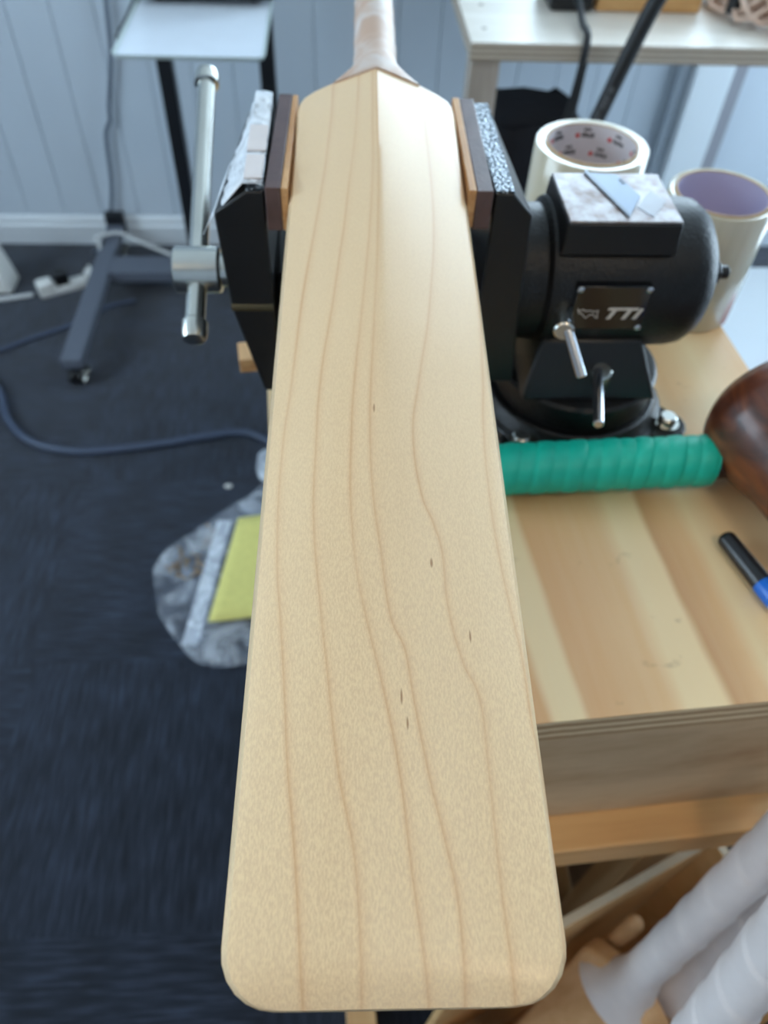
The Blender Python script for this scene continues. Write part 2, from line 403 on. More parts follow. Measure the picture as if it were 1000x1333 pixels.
# door frame and door right of the boards
for i, (a, b, d, m) in enumerate(((.992, 1.022, .03, 'wall'), (1.024, 1.135, .055, 'white_metal'), (1.137, 1.185, .035, 'grey_trim'))):
    bm = nb(); box(bm, (a, Y1-d, 0), (b, YB-.001, 1.05)); struct('trim_%d' % (i+1), bm, MT[m], bevel=.004)
bm = nb(); box(bm, (1.19, Y1-.012, .005), (X1, YB-.001, 1.05)); struct('door_1', bm, MT['wall'], bevel=.003)
# window in the back wall
def window(name, x0, x1, z0, z1, y, axis='y', mull=1, sx=1):
    f = lambda a, b, d: (a, y+d, b) if axis == 'y' else (y+d*sx, a, b)
    def bx(bm, a0, a1, b0, b1, d0, d1):
        p, q = Vector(f(a0, b0, d0)), Vector(f(a1, b1, d1)); box(bm, [min(p[i], q[i]) for i in range(3)], [max(p[i], q[i]) for i in range(3)])
    bm = nb(); t = .045
    bx(bm, x0, x1, z0, z0+t, 0, .08); bx(bm, x0, x1, z1-t, z1, 0, .08); bx(bm, x0, x0+t, z0+t, z1-t, 0, .08); bx(bm, x1-t, x1, z0+t, z1-t, 0, .08)
    wd = struct(name, bm, MT['white_metal'], smooth=False)
    n = mull+1; W = (x1-x0-2*t)/n
    for k in range(mull):
        bm = nb(); c = x0+t+W*(k+1); bx(bm, c-.018, c+.018, z0+t, z1-t, .01, .07); done('mullion', bm, MT['white_metal'], wd, smooth=False)
    for k in range(n):
        bm = nb(); c = x0+t+W*k; bx(bm, c+(.018 if k else 0), c+W-(.018 if k < n-1 else 0), z0+t, z1-t, .038, .043); done('pane', bm, MT['glass'], wd, smooth=False)
    return wd
window('window_1', WX0, WX1, WZ0, WZ1, YB, 'y', 1)
# left wall with a window, right wall, wall behind the viewer
LY0, LY1, LZ0, LZ1 = -.2, 1.3, .9, 2.2
bm = nb()
for lo, hi in (((X0-.1, Y0, 0), (X0, LY0, ZC)), ((X0-.1, LY1, 0), (X0, YB, ZC)), ((X0-.1, LY0, 0), (X0, LY1, LZ0)), ((X0-.1, LY0, LZ1), (X0, LY1, ZC))): box(bm, lo, hi)
struct('wall_left', bm, MT['wall'], smooth=False)
window('window_2', LY0, LY1, LZ0, LZ1, X0, 'x', 1, -1)
RY0, RY1, RZ0, RZ1 = .9, 2.1, .30, 2.10
bm = nb()
for lo, hi in (((X1, Y0, 0), (X1+.1, RY0, ZC)), ((X1, RY1, 0), (X1+.1, YB, ZC)), ((X1, RY0, 0), (X1+.1, RY1, RZ0)), ((X1, RY0, RZ1), (X1+.1, RY1, ZC))): box(bm, lo, hi)
struct('wall_right', bm, MT['wall'], smooth=False)
window('window_3', RY0, RY1, RZ0, RZ1, X1, 'x', 1, 1)
bm = nb(); box(bm, (X0-.1, Y0-.1, 0), (X1+.1, Y0, ZC)); struct('wall_front', bm, MT['wall'], smooth=False)
# ceiling lamps (they light the near end of the bat warmly)
for i, (lx, ly, nm) in enumerate(((-1.0, -.7, 'warm square ceiling lamp hung to the left of the near end of the bench'), (.45, -.65, 'warm square ceiling lamp behind the near right of the bench'))):
    e = empty('ceiling_lamp', (lx, ly, ZC-.05), nm, 'lamp', 'ceiling lamps')
    bm = nb(); lathe(bm, [(0, .30), (.05, .30)], (0, 0, 0), (0, 0, 1), 4); done('housing', bm, MT['white_metal'], e, smooth=False)
    bm = nb(); lathe(bm, [(-.004, .27), (-.001, .27)], (0, 0, 0), (0, 0, 1), 4); done('diffuser', bm, MT['lamp'], e, smooth=False)

# ------------------------------------------------------------------ the bat in the vise
AX = Vector((.0245, .9962, .0842)).normalized(); WD = Vector((.9997, -.0246, 0)).normalized(); NN = WD.cross(AX)
bat = empty('cricket_bat', (.0148, .0326, 1.1482), 'unfinished pale wooden cricket bat lying spine up, clamped in the vise', 'cricket bat')
bat.rotation_euler = Matrix((WD, AX, NN)).transposed().to_euler()
def interp(t, xs, ys):
    if t <= xs[0]: return ys[0]
    for i in range(len(xs)-1):
        if t <= xs[i+1]:
            k = (t-xs[i])/(xs[i+1]-xs[i]); return ys[i]+(ys[i+1]-ys[i])*k
    return ys[-1]
def spine_h(t): return interp(t, [0, .01, .05, .12, .2, .28, .4, .5, .56], [-.002, .001, .005, .010, .0155, .019, .020, .021, .021])
def spine_k(t): return interp(t, [0, .12, .2, .3, .45, .56], [2.2, 1.9, 1.55, 1.22, 1.06, 1.03])
def half_w(t):
    r = .0165
    if t < r: return .0545-r+math.sqrt(max(0, r*r-(r-t)**2))*1.0
    if t > .515: return interp(t, [.515, .523, .528, .531, .5335, .537, .546, .556], [.0545, .0540, .0515, .046, .030, .020, .014, .012])
    return .0545
def edge_t(t): return interp(t, [0, .02, .2, .4, .56], [.016, .024, .038, .034, .030])
ts = [0, .0006, .002, .0045, .008, .0125, .0165]+[.0165+.0125*i for i in range(1, 40)]+[.515, .519, .523, .5255, .528, .5295, .531, .532, .5335, .535, .537, .541]
ts = sorted(set(round(a, 5) for a in ts if a <= .5411))
NS = 48
rs = []
for t in ts:
    hw, H, k = half_w(t), spine_h(t), spine_k(t)
    er = .0035; et = edge_t(t); ring = []
    toe_dome = -.0022*(1-min(t/.012, 1))**2
    for j in range(NS+1):
        q = -1+2*j/NS; q = math.copysign(abs(q)**.8, q) if False else q
        s = q*hw; z = H*(1-min(1, abs(s)/.0545)**k)+toe_dome
        e = hw-abs(s)
        if e < er: z -= er-math.sqrt(max(0, er*er-(er-e)**2))
        ring.append(Vector((s, t, z)))
    ring += [Vector((hw, t, -er*1.6)), Vector((hw, t, -et+.003)), Vector((hw-.003, t, -et))]
    for j in range(1, 8): ring.append(Vector(((hw-.003)*(1-2*j/8), t, -et-.002*(1-((1-2*j/8))**2))))
    ring += [Vector((-hw+.003, t, -et)), Vector((-hw, t, -et+.003)), Vector((-hw, t, -er*1.6))]
    rs.append(ring)
bm = nb(); rings(bm, rs); done('blade', bm, MT['bat'], bat, angle=32)
# handle: bound with cloth tape, flaring over the splice
bm = nb(); hr = []
n = 90
for i in range(n+1):
    u = i/n; t = .5315+u*.295
    rx = interp(t, [.531, .536, .542, .55, .56, .575, .80, .815, .823], [.0292, .0262, .0226, .0192, .0172, .0156, .0150, .0172, .015])
    rz = interp(t, [.53, .56, .58, .80, .815, .823], [.0165, .0165, .0155, .0150, .0172, .015])
    cz = interp(t, [.53, .56, .6, .83], [.004, .001, -.003, -.006])
    k_t = max(0, min(1, (.565-t)/.034))       # 1 where the wrap sits on the blade, 0 on the round handle
    ring = []
    for k in range(32):
        a = 2*PI*k/32
        sp = .00075*((t/.034+a/(2*PI)) % 1.0) if t > .556 else .0004
        x_ = (rx+sp)*math.cos(a); zr = cz+(rz+sp)*math.sin(a)
        zt = spine_h(t)*(1-min(1, abs(x_)/.0545)**1.05)+.0014 if math.sin(a) >= 0 else -.030*min(1, -math.sin(a)*2)
        ring.append(Vector((x_, t, zr*(1-k_t)+zt*k_t)))
    hr.append(ring)
rings(bm, hr); o = done('handle', bm, MT['handle_wrap'], bat); o['label'] = 'slim handle bound in tan and white tape'

# ------------------------------------------------------------------ workbench
BR = math.radians(4.06)
bench = empty('workbench', (-.04, .189, 0), 'small plywood-topped workbench carrying the black vise', 'workbench', rot=(0, 0, BR))
BW, BD = .442, .62
bm = nb(); box(bm, (0, 0, .9695), (BW, BD, .9707)); done('top_veneer', bm, MT['ply_top'], bench, smooth=False)
bm = nb(); box(bm, (0.0005, 0.0005, .941), (BW-.0005, BD, .9695)); done('tabletop', bm, MT['ply_edge'], bench, smooth=False, bevel=.0008, seg=1)
bm = nb(); box(bm, (.02, .012, .7432), (BW-.012, .030, .941)); done('apron', bm, MT['ply_grey'], bench, smooth=False, bevel=.001, seg=1)
for xx in (.012, BW-.03):
    bm = nb(); box(bm, (xx, .030, .735), (xx+.018, BD-.02, .941)); done('side_panel', bm, MT['ply_grey'], bench, smooth=False)
bm = nb(); box(bm, (.012, BD-.02, .735), (BW-.012, BD-.004, .941)); done('back_panel', bm, MT['ply_grey'], bench, smooth=False)
bm = nb(); box(bm, (.0, -.018, .698), (BW+.10, .030, .743)); done('front_rail', bm, MT['pine'], bench, smooth=False, bevel=.002)
bm = nb(); box(bm, (.0, BD-.045, .690), (BW, BD, .735)); done('back_rail', bm, MT['pine'], bench, smooth=False, bevel=.002)
for xx in (.004, BW-.05):
    for yy in (.035, BD-.045):
        bm = nb(); box(bm, (xx, yy, .044), (xx+.044, yy+.044, .735 if yy < .3 else .690)); done('leg', bm, MT['pine_leg'], bench, smooth=False, bevel=.002)
for xx, y_ in ((.036, -.13), (BW-.06, .02)):
    bm = nb(); box(bm, (xx, y_, 0), (xx+.044, BD, .044)); done('skid', bm, MT['pine_skid'], bench, smooth=False, bevel=.002)
bm = nb(); box(bm, (.048, BD-.022, .05), (BW-.05, BD-.006, .69)); done('back_board', bm, MT['shaded_board'], bench, smooth=False)
for xx in (.012, BW-.018):  # boards added to keep side light out and darken the underside
    bm = nb(); box(bm, (xx, .0795, .05), (xx+.006, BD-.0455, .69)); done('added_shade_board', bm, MT['shaded_board'], bench, smooth=False)
bm = nb(); box(bm, (.0485, .05, .05), (BW-.0505, BD-.0225, .066)); done('bottom_shelf', bm, MT['shaded_board'], bench, smooth=False)

# ------------------------------------------------------------------ vise
VO = Vector((.195, .495, .9707))
vise = empty('bench_vise', VO, 'black cast-iron bench vise with round body bolted to the bench', 'vise')
def vp(name, bm, mat, par=None, **k):
    """a vise part: vertices in world coordinates"""
    if par is None: return done(name, bm, mat, vise, off=VO, **k)
    return done(name, bm, mat, par, off=VO, **k)
AY, AZ = .505, 1.095
# swivel base: flange with four lugs, turntable
bm = nb(); lathe(bm, [(0, .080), (.012, .080), (.016, .074), (.026, .070)], (VO.x, VO.y, VO.z+.0005), (0, 0, 1), 48)
for lx, ly in ((.272, .457), (.1455, .436), (.262, .560), (.128, .560)):
    d = Vector((lx-VO.x, ly-VO.y, 0)); L = d.length; u, v = d.normalized(), Vector((-d.y, d.x, 0)).normalized()
    ring = []
    P2 = []
    for k in range(9):
        a = -PI/2+PI*k/8; P2.append(Vector((lx, ly, 0))+u*.017*math.cos(a)+v*.017*math.sin(a))
    P2 += [Vector((VO.x, VO.y, 0))+v*.042+u*.03, Vector((VO.x, VO.y, 0))-v*.042+u*.03]
    rings(bm, [[Vector((p.x, p.y, VO.z+.0005)) for p in P2], [Vector((p.x, p.y, VO.z+.0115)) for p in P2]])
base = vp('swivel_base', bm, MT['black_paint'], bevel=.0015)
for lx, ly in ((.272, .457), (.1455, .436), (.262, .560), (.128, .560)):
    bm = nb(); lathe(bm, [(.0122, .0105), (.0135, .0105), (.0137, .0075), (.0190, .0075), (.0205, .0060)], (lx, ly, VO.z), (0, 0, 1), 20); vp('bolt', bm, MT['chrome'])
bm = nb(); lathe(bm, [(.026, .064), (.030, .066), (.049, .066), (.0515, .0635)], (VO.x, VO.y, VO.z), (0, 0, 1), 56); vp('turntable', bm, MT['black_paint'])
# pedestal between turntable and body: wide foot, sloped sides
bm = nb()
rings(bm, [[Vector(p) for p in ((.140, .442, 1.021), (.247, .442, 1.021), (.247, .550, 1.021), (.140, .550, 1.021))],
           [Vector(p) for p in ((.150, .455, 1.070), (.226, .455, 1.070), (.226, .552, 1.070), (.150, .552, 1.070))]])
vp('pedestal', bm, MT['black_flat'], bevel=.003)
# round body
bm = nb(); lathe(bm, [(.118, .040), (.118, .0490), (.146, .0490), (.149, .0535), (.152, .0545), (.250, .0540), (.258, .0525), (.267, .0460), (.2720, .0380), (.2735, .0300), (.2735, .010)], (0, AY, AZ), (1, 0, 0), 64)
vp('body', bm, MT['black_paint'], angle=30)
bm = nb(); rings(bm, [[Vector(p) for p in ((.151, .4625, 1.134), (.2315, .4625, 1.134), (.2315, .533, 1.134), (.151, .533, 1.134))], [Vector(p) for p in ((.1520, .463, 1.1575), (.2300, .463, 1.1575), (.2300, .530, 1.1575), (.1520, .530, 1.1575))]])
anv = vp('anvil', bm, MT['black_flat'], bevel=.0015)
bm = nb(); box(bm, (.1525, .4635, 1.1575), (.2295, .5295, 1.1592)); vp('anvil_face', bm, MT['anvil'], bevel=.0008)
bm = nb(); lathe(bm, [(.2730, .0135), (.278, .0135), (.278, .0090), (.289, .0090), (.290, .0080)], (0, AY, AZ), (1, 0, 0), 6); lathe(bm, [(.289, .0052), (.297, .0052), (.298, .0040)], (0, AY, AZ), (1, 0, 0), 12)
for k in range(4):
    a = PI/4+PI/2*k; box(bm, (.278, AY+.010*math.cos(a)-.002, AZ+.010*math.sin(a)-.002), (.285, AY+.010*math.cos(a)+.002, AZ+.010*math.sin(a)+.002))
vp('end_nut', bm, MT['black_plastic'])
# nameplate with screws and print
PY = AY-.0545
bm = nb(); box(bm, (.1645, PY-.0012, 1.0835), (.2175, PY+.0060, 1.1190)); plate = vp('nameplate', bm, MT['plate'], bevel=.0006)
for sx in (.1668, .2152):
    for sz in (1.0855, 1.1170):
        bm = nb(); lathe(bm, [(0, .0026), (.001, .0025), (.0018, .0016), (.002, .0004)], (sx, PY-.0012, sz), (0, -1, 0), 14); vp('screw', bm, MT['steel'], plate)
def text_mesh(body, size, shear=0., offset=0., extr=.0002):
    cu = bpy.data.curves.new('lettering', 'FONT'); cu.body = body; cu.size = size; cu.shear = shear; cu.offset = offset; cu.extrude = extr; cu.align_x = 'LEFT'; cu.space_character = 1.14
    to = bpy.data.objects.new('lettering', cu); C.objects.link(to)
    dg = bpy.context.evaluated_depsgraph_get(); dg.update()
    me = bpy.data.meshes.new_from_object(to.evaluated_get(dg)); b = nb(); b.from_mesh(me)
    bpy.data.objects.remove(to); bpy.data.curves.remove(cu); bpy.data.meshes.remove(me); return b
bm = text_mesh('TTi', .0125, .35, .0005)
for v in bm.verts: v.co = Vector((.1870+v.co.x*1.30, PY-.00135-v.co.z, 1.0930+v.co.y))
vp('lettering', bm, MT['logo'], plate, smooth=False)
# bull outline emblem left of the letters
bm = nb()
E = [(-11, 8), (-9, 6), (-6, 7.5), (-3, 6), (1, 6.5), (5, 5.5), (9, 6.5), (8.5, 3), (10, 0), (7, 1), (5, 3), (1, 2.5), (-1, 0), (-4, 1.5), (-6, 4), (-9, 4), (-11, 8)]
tube(bm, [(.1765+a*.00075, PY-.0014, 1.0935+b*.00095) for a, b in E], .00032, 6, 2)
vp('emblem', bm, MT['logo'], plate)
# fixed (right) jaw, widening towards the near end
def jaw(sx, name, x_in, top_out, near_out, mid, low, low_in, zlow):
    bm = nb(); prof = []
    for y, k in ((.450, 1.), (.578, 0.)):
        xo = near_out if k else top_out+(near_out-top_out)*.35; zo = 1.170 if k else 1.176
        prof.append([Vector((x_in, y, 1.1845)), Vector((top_out, y, 1.1845)), Vector((xo, y, zo)), Vector((mid, y, 1.10)), Vector((low, y, zlow)), Vector((low_in, y, zlow)), Vector((x_in, y, 1.06))])
    rings(bm, prof); return vp(name, bm, MT['black_flat'], bevel=.0015)
jr = jaw(1, 'fixed_jaw', .0975, .1095, .1235, .1270, .1330, .102, 1.034)
jl = jaw(-1, 'moving_jaw', -.0445, -.0555, -.0770, -.0735, -.0570, -.044, 1.026)
bm = nb(); box(bm, (.0978, .4505, 1.1845), (.1093, .5775, 1.1860)); vp('knurled_strip', bm, MT['knurl'], jr)
bm = nb(); box(bm, (-.0553, .4505, 1.1845), (-.0448, .5775, 1.1858)); vp('knurled_strip', bm, MT['knurl'], jl)
# slide bar and lower guide rods under the bat
bm = nb(); box(bm, (-.045, .472, 1.040), (.135, .538, 1.112)); vp('slide_bar', bm, MT['black_flat'], bevel=.004)
bm = nb(); rod(bm, (-.0735, .452, 1.101), (-.045, .452, 1.101), .0035, 12); vp('guide_rib', bm, plain('dull_brass', (84, 76, 52), .5, .3), jl)
# jaw liners follow the bat's edges
def liner(name, s0, s1, z0, z1, mat, y0=.446, y1=.580, label=None):
    bm = nb(); pts = []
    for s, in ((s0,), (s1,)):
        pass
    r = []
    for z in (z0, z1):
        q = []
        for s, y in ((s0, y0), (s1, y0), (s1, y1), (s0, y1)):
            cx = .0148+.0246*(y-.0326); q.append(Vector((cx+s, y, z)))
        r.append(q)
    rings(bm, r); o = vp(name, bm, mat, bevel=.0006)
    if label: o['label'] = label
    return o
liner('wood_liner', .0550, .0600, 1.164, 1.1885, MT['liner_wood'], label='orange timber strip against the bat edge')
liner('leather_liner', .0602, .0705, 1.163, 1.1880, MT['liner_leather'], label='dark brown leather jaw pad')
liner('wood_liner', -.0590, -.0550, 1.161, 1.1885, MT['liner_wood'], label='orange timber strip against the bat edge')
liner('leather_liner', -.0685, -.0592, 1.161, 1.1890, MT['liner_leather'], label='dark brown leather jaw pad')
# screw head with its lever
scr = Vector((0, AY, AZ))
bm = nb(); lathe(bm, [(-.1200, .0150), (-.1185, .0168), (-.0875, .0168), (-.0860, .0150)], (0, AY, AZ), (1, 0, 0), 32); sh = vp('screw_head', bm, MT['chrome'])
bm = nb(); lathe(bm, [(-.0865, .0120), (-.050, .0120)], (0, AY, AZ), (1, 0, 0), 24); vp('screw_spindle', bm, MT['chrome'], sh)
d = Vector((0, .193, .0813)).normalized(); c0 = Vector((-.1035, AY, AZ)); 
bm = nb(); a = c0-d*.042; b = c0+d*.170
rod(bm, a, b, .0072, 20); lathe(bm, [(0, .0072), (.002, .0098), (.010, .0098), (.014, .0085), (.016, .005)], b, d, 20)
lathe(bm, [(0, .0072), (.002, .0092), (.012, .0092), (.016, .008), (.017, .005)], a, -d, 20)
vp('lever', bm, MT['chrome'], sh)
# two T-bar lock screws
def tbar(a, b, r, tip0, tip1, rr):
    bm = nb(); rod(bm, a, b, r, 24, ch=.0012); k = vp('lock_screw', bm, MT['chrome'])
    bm = nb(); rod(bm, tip0, tip1, rr, 14, ch=.0008); vp('lock_bar', bm, MT['steel'], k)
tbar((.160, .462, 1.098), (.1535, .424, 1.100), .0072, (.1545, .431, 1.105), (.1670, .404, 1.077), .0036)
tbar((.2035, .452, 1.0215), (.1975, .444, 1.050), .0078, (.1950, .446, 1.048), (.1845, .392, 1.0435), .0040)
# white mesh tape wrapped over the moving jaw
bm = nb(); G = []
for j in range(19):
    y = .452+j*.0073; k = 1-j/18
    xo = -.0585-.0225*k; zo = 1.181-.018*k
    row = [(-.0450, 1.1880), (-.0500, 1.1888), (-.0568, 1.1885), (-.0568+(xo+.0568)*.33, 1.1885+(zo-1.1885)*.3), (-.0568+(xo+.0568)*.66, 1.1885+(zo-1.1885)*.62), (xo, zo), (xo-.0040, zo-.008)]
    G.append([Vector((x_+random.uniform(-.0007, .0007), y, z_+random.uniform(-.0004, .0009))) for x_, z_ in row])
V = [[bm.verts.new(p) for p in r] for r in G]
for j in range(len(V)-1):
    for i in range(len(V[0])-1): bm.faces.new((V[j][i], V[j][i+1], V[j+1][i+1], V[j+1][i]))
o = vp('mesh_tape', bm, MT['mesh_wrap'], jl); so = o.modifiers.new('thickness', 'SOLIDIFY'); so.thickness = .0006
for (y0, y1, xa, xb) in ((.456, .486, -.0568, -.0455), (.492, .528, -.0572, -.0450)):
    bm = nb(); box(bm, (xa, y0, 1.1888), (xb, y1, 1.1902)); o = vp('tape_patch', bm, MT['white_tape'], jl, bevel=.0005)

# ------------------------------------------------------------------ things on the vise and bench
ANZ = 1.1594
bl = empty('utility_blade', (.193, .504, ANZ), 'grey steel trapezoid utility blade lying on the vise anvil', 'blade')
Q = [Vector((a-.193, b-.504, 0)) for a, b in ((.1755, .5285), (.1930, .4675), (.2080, .4955), (.1985, .5255))]
def slab(bm, pts, z0, z1): rings(bm, [[Vector((p.x, p.y, z0)) for p in pts], [Vector((p.x, p.y, z1)) for p in pts]])
bm = nb(); slab(bm, Q, 0, .0009); done('blade_body', bm, plain('blue_grey_steel', (104, 114, 128), .38, .75), bl, smooth=False)
ed = (Q[2]-Q[1])*.10
bm = nb(); slab(bm, [Q[0], Q[1], Q[1]+ed, Q[0]+ed*1.6], .0009, .00105); done('cutting_edge', bm, plain('dark_edge', (74, 80, 88), .3, .8), bl, smooth=False)
for k in (.30, .42):
    p = Q[3]+(Q[2]-Q[3])*k+(Q[0]-Q[3])*.10
    bm = nb(); lathe(bm, [(.0009, .0014), (.00105, .0014)], p, (0, 0, 1), 12); done('notch', bm, MT['ink'], bl, smooth=False)
bm = nb(); slab(bm, [Vector(p) for p in ((.0035, .023, 0), (.0115, .0085, 0), (-.0035, -.013, 0), (-.0115, .0, 0))], 0, .0007)
ps = tag(done('plastic_scrap', bm, seethrough('clear_plastic', (.93, .94, .96), .3, .22), None, smooth=False, off=(0, 0, 0), bevel=.0003), 'small clear plastic square beside the utility blade', 'plastic scrap'); ps.location = (.2135, .4815, ANZ)

def tape_roll(name, cx, cy, ro, ri, h, core, label, z0=.9708, marks=False):
    e = empty(name, (cx, cy, z0), label, 'tape roll')
    rc = ri+.0022
    bm = nb(); lathe(bm, [(0.001, rc), (0, ro-.001), (.0012, ro), (h-.0012, ro), (h, ro-.001), (h-.001, rc)], (0, 0, 0), (0, 0, 1), 64, closed=True); done('film', bm, MT['film'], e)
    bm = nb(); lathe(bm, [(.0006, ri+.0004), (.0006, rc), (h+.0006, rc), (h+.0006, ri+.0004)], (0, 0, 0), (0, 0, 1), 64, closed=True); done('cardboard_core', bm, MT['cardboard'], e)
    bm = nb(); lathe(bm, [(.0006, ri), (.0006, ri+.0004), (h-.0002, ri+.0004), (h-.0002, ri)], (0, 0, 0), (0, 0, 1), 64, closed=True); co = done('core_lining', bm, core, e)
    return e, co
r1, core1 = tape_roll('wide_tape_roll', .236, .706, .0525, .0405, .129, MT['core_white'], 'wide roll of clear tape with printed core standing behind the vise')
# rows of blurred print inside the core: black word strokes and red dots
ink = nb(); red = nb()
def on_core(bm, ri, a, z, da, dz):
    n = 3; pts = []
    for i in range(n+1):
        aa = a+da*i/n; pts.append((aa, z))
    V = []
    for r in (ri-.0003, ri-.0001):
        V.append([Vector((r*math.cos(aa), r*math.sin(aa), z)) for aa, z in pts]+[Vector((r*math.cos(aa), r*math.sin(aa), z+dz)) for aa, z in reversed(pts)])
    rings(bm, V)
rr = random.Random(7)
for row in range(5):
    z = .117-row*.0165; a0 = row*.38
    for k in range(8):
        a = a0+k*2*PI/8
        for m in range(9):   # one short word set over a longer one
            on_core(ink, .0405, a-.035*m-.02, z+rr.uniform(-.0003, .0003), -.022, .0030+rr.choice((0, .0012)))
        for m in range(5): on_core(ink, .0405, a-.035*m-.06, z+.0058, -.022, .0026)
        for q in range(6):
            dz = .0042*math.cos((q-2.5)/3.2*1.2); on_core(red, .0405, a+.03+.016*q, z+.0015-dz*.5, .016, dz)
done('printed_words', ink, MT['ink'], core1, smooth=False)['kind'] = 'stuff'
done('red_emblems', red, MT['red_ink'], core1, smooth=False)['kind'] = 'stuff'
tape_roll('wide_film_roll', .3425, .640, .0470, .0395, .117, MT['core_lilac'], 'cream film roll with plain lilac core at the bench corner')

# mallet with green grip
mal = empty('bat_mallet', (.352, .400, .9708), 'wooden mallet with turquoise green rubber grip and brown varnished head', 'mallet')
HU = [-1, -.985, -.94, -.85, -.6, -.3, 0, .25, .45, .6, .75, .87, .95, .985, 1]
HR = [.012, .022, .0295, .0345, .0395, .0425, .0465, .0535, .0580, .0590, .0560, .0480, .0360, .0260, .014]
prof = [(-.082+.164*i/48, interp(-1+2*i/48, HU, HR)) for i in range(49)]
bm = nb(); lathe(bm, prof, (-.011, -.038, .0545), Vector((-.12, 1, .09)), 48); done('head', bm, MT['mallet'], mal, angle=70)
gx0, gx1 = -.255, -.064
gz = lambda x_: .0205+(x_+.25)*.05
bm = nb(); hr = []; n = 150
for i in range(n+1):
    x_ = gx0+(gx1-gx0)*i/n; u = (x_-gx0)
    ph = (u/.0125) % 1.0
    r = .0190+.0009*math.sqrt(abs(math.sin(PI*ph)))+(.0006 if (u/.025) % 1 < .5 else 0)
    if i in (0, n): r -= .004
    hr.append([Vector((x_+.0045*math.cos(2*PI*k/36), -.003+.0*x_+r*math.cos(2*PI*k/36), gz(x_)+r*math.sin(2*PI*k/36))) for k in range(36)])
rings(bm, hr); o = done('grip', bm, MT['green'], mal); o['label'] = 'ribbed turquoise green rubber grip'
bm = nb(); rod(bm, (gx1-.002, -.003, gz(gx1)), (-.040, -.003, gz(gx1)+.001), .0150, 24); done('ferrule', bm, plain('dark_shaft', (58, 40, 38), .25, .2), mal)
# marker pen
pen = empty('marker_pen', (.2842, .3400, .9708+.0078), 'black-capped marker pen with blue band beside the mallet head', 'marker pen')
pd = Vector((.0155, -.0497, 0)).normalized()
bm = nb(); lathe(bm, [(0, .0045), (.0015, .0062), (.004, .0068), (.043, .0074), (.045, .0074)], (0, 0, 0), pd, 24); done('cap', bm, MT['black_plastic'], pen)
bm = nb(); lathe(bm, [(.045, .0073), (.046, .0078), (.062, .0078)], (0, 0, 0), pd, 24); done('band', bm, MT['blue'], pen)
bm = nb(); lathe(bm, [(.062, .0076), (.120, .0074), (.124, .0060)], (0, 0, 0), pd, 24); done('barrel', bm, MT['white_plastic'], pen)
# orange timber offcut sticking out past the left edge of the bench
bm = nb(); box(bm, (-.05, -.013, 0), (.05, .013, .014))
o = done('timber_offcut', bm, MT['liner_wood'], None, smooth=False, bevel=.001, off=(0, 0, 0)); o.location = (-.040, .556, .9709); o.rotation_euler = (0, 0, math.radians(8))
tag(o, 'orange timber offcut on the bench below the left vise jaw', 'offcut')

# ------------------------------------------------------------------ bin with bats
BA = math.atan2(.39, .92)
bn = empty('timber_bin', (.10, .11, 0), 'open plywood bin holding the white-handled bats', 'bin', rot=(0, 0, BA))
BL, BDp, BH, th = .315, .36, .60, .009
def panel(lo, hi):   # unseen front and left sides cut low to let light reach the back
    bm = nb(); box(bm, lo, hi); done('panel', bm, MT['bin'], bn, smooth=False, bevel=.0008, seg=1)
    bm = nb(); box(bm, (lo[0]+.0004, lo[1]+.0004, hi[2]), (hi[0]-.0004, hi[1]-.0004, hi[2]+.0012)); done('rim', bm, MT['bin_edge'], bn, smooth=False)
panel((0, 0, .0), (BL, th, BH)); panel((0, -BDp, 0), (th, 0, .28)); panel((BL-th, -BDp, 0), (BL, 0, BH)); panel((th, -BDp, 0), (BL-th, -BDp+th, .28))
bm = nb(); box(bm, (th, -BDp+th, .0), (BL-th, 0, .004)); done('bottom', bm, MT['bin'], bn, smooth=False)

def spare_bat(loc_neck, up, wdir, label, tape=True, handle=.30, blade=.515, hr_=.0180, width=.053, flare=True, grp=True):
    """loc_neck: where handle meets the shoulders; up: handle direction; wdir: blade width direction"""
    up = Vector(up).normalized(); wd = (Vector(wdir)-up*Vector(wdir).dot(up)).normalized(); nn = up.cross(wd)
    e = empty('spare_bat', loc_neck, label, 'cricket bat', 'bats standing in the bin')
    P = lambda s, t, z: wd*s+up*t+nn*z
    bm = nb(); R = []
    for t, hw, tk, hh in ((-blade, width*.80, .010, .003), (-blade+.006, width*.95, .012, .006), (-blade+.02, width, .013, .010), (-.22, width, .018, .022), (-.10, width, .016, .018), (-.030, width, .015, .014), (-.020, width*.97, .014, .013), (-.012, width*.86, .013, .013), (-.004, width*.62, .012, .012), (.004, width*.40, .011, .011)):
        ring = [P(-hw, t, -tk), P(0, t, -tk-.001), P(hw, t, -tk), P(hw, t, tk*.6), P(hw*.5, t, tk*.6+hh*.55), P(0, t, tk*.6+hh), P(-hw*.5, t, tk*.6+hh*.55), P(-hw, t, tk*.6)]
        R.append(ring)
    rings(bm, R); done('blade', bm, MT['raw_wood'], e, bevel=.003)
    if tape:
        bm = nb(); R = []; n = 240
        for i in range(n+1):
            t = -.040+(handle+.040)*i/n
            if flare: rx = interp(t, [-.040, -.022, -.010, .006, .022, .045, 1], [.047, .0400, .0300, .0235, .0200, .0178, hr_])
            else: rx = hr_
            ry = interp(t, [-.040, -.01, .03, 1], [.0275, .0260, .0195, hr_])
            ring = []
            for k in range(32):
                a = 2*PI*k/32
                ph = (t/.056+a/(2*PI)) % 1.0; sp = .0016*ph if t > .012 else .0006
                if i == n: sp = -.006
                ring.append(P((rx+sp)*math.cos(a), t, .004*max(0, -t*20)+(ry+sp)*math.sin(a)))
            R.append(ring)
        rings(bm, R); o = done('bound_handle', bm, MT['white_tape'], e); o['label'] = 'white tape spiral over handle and splice'
    return e
A_up = (.032, .037, .23)
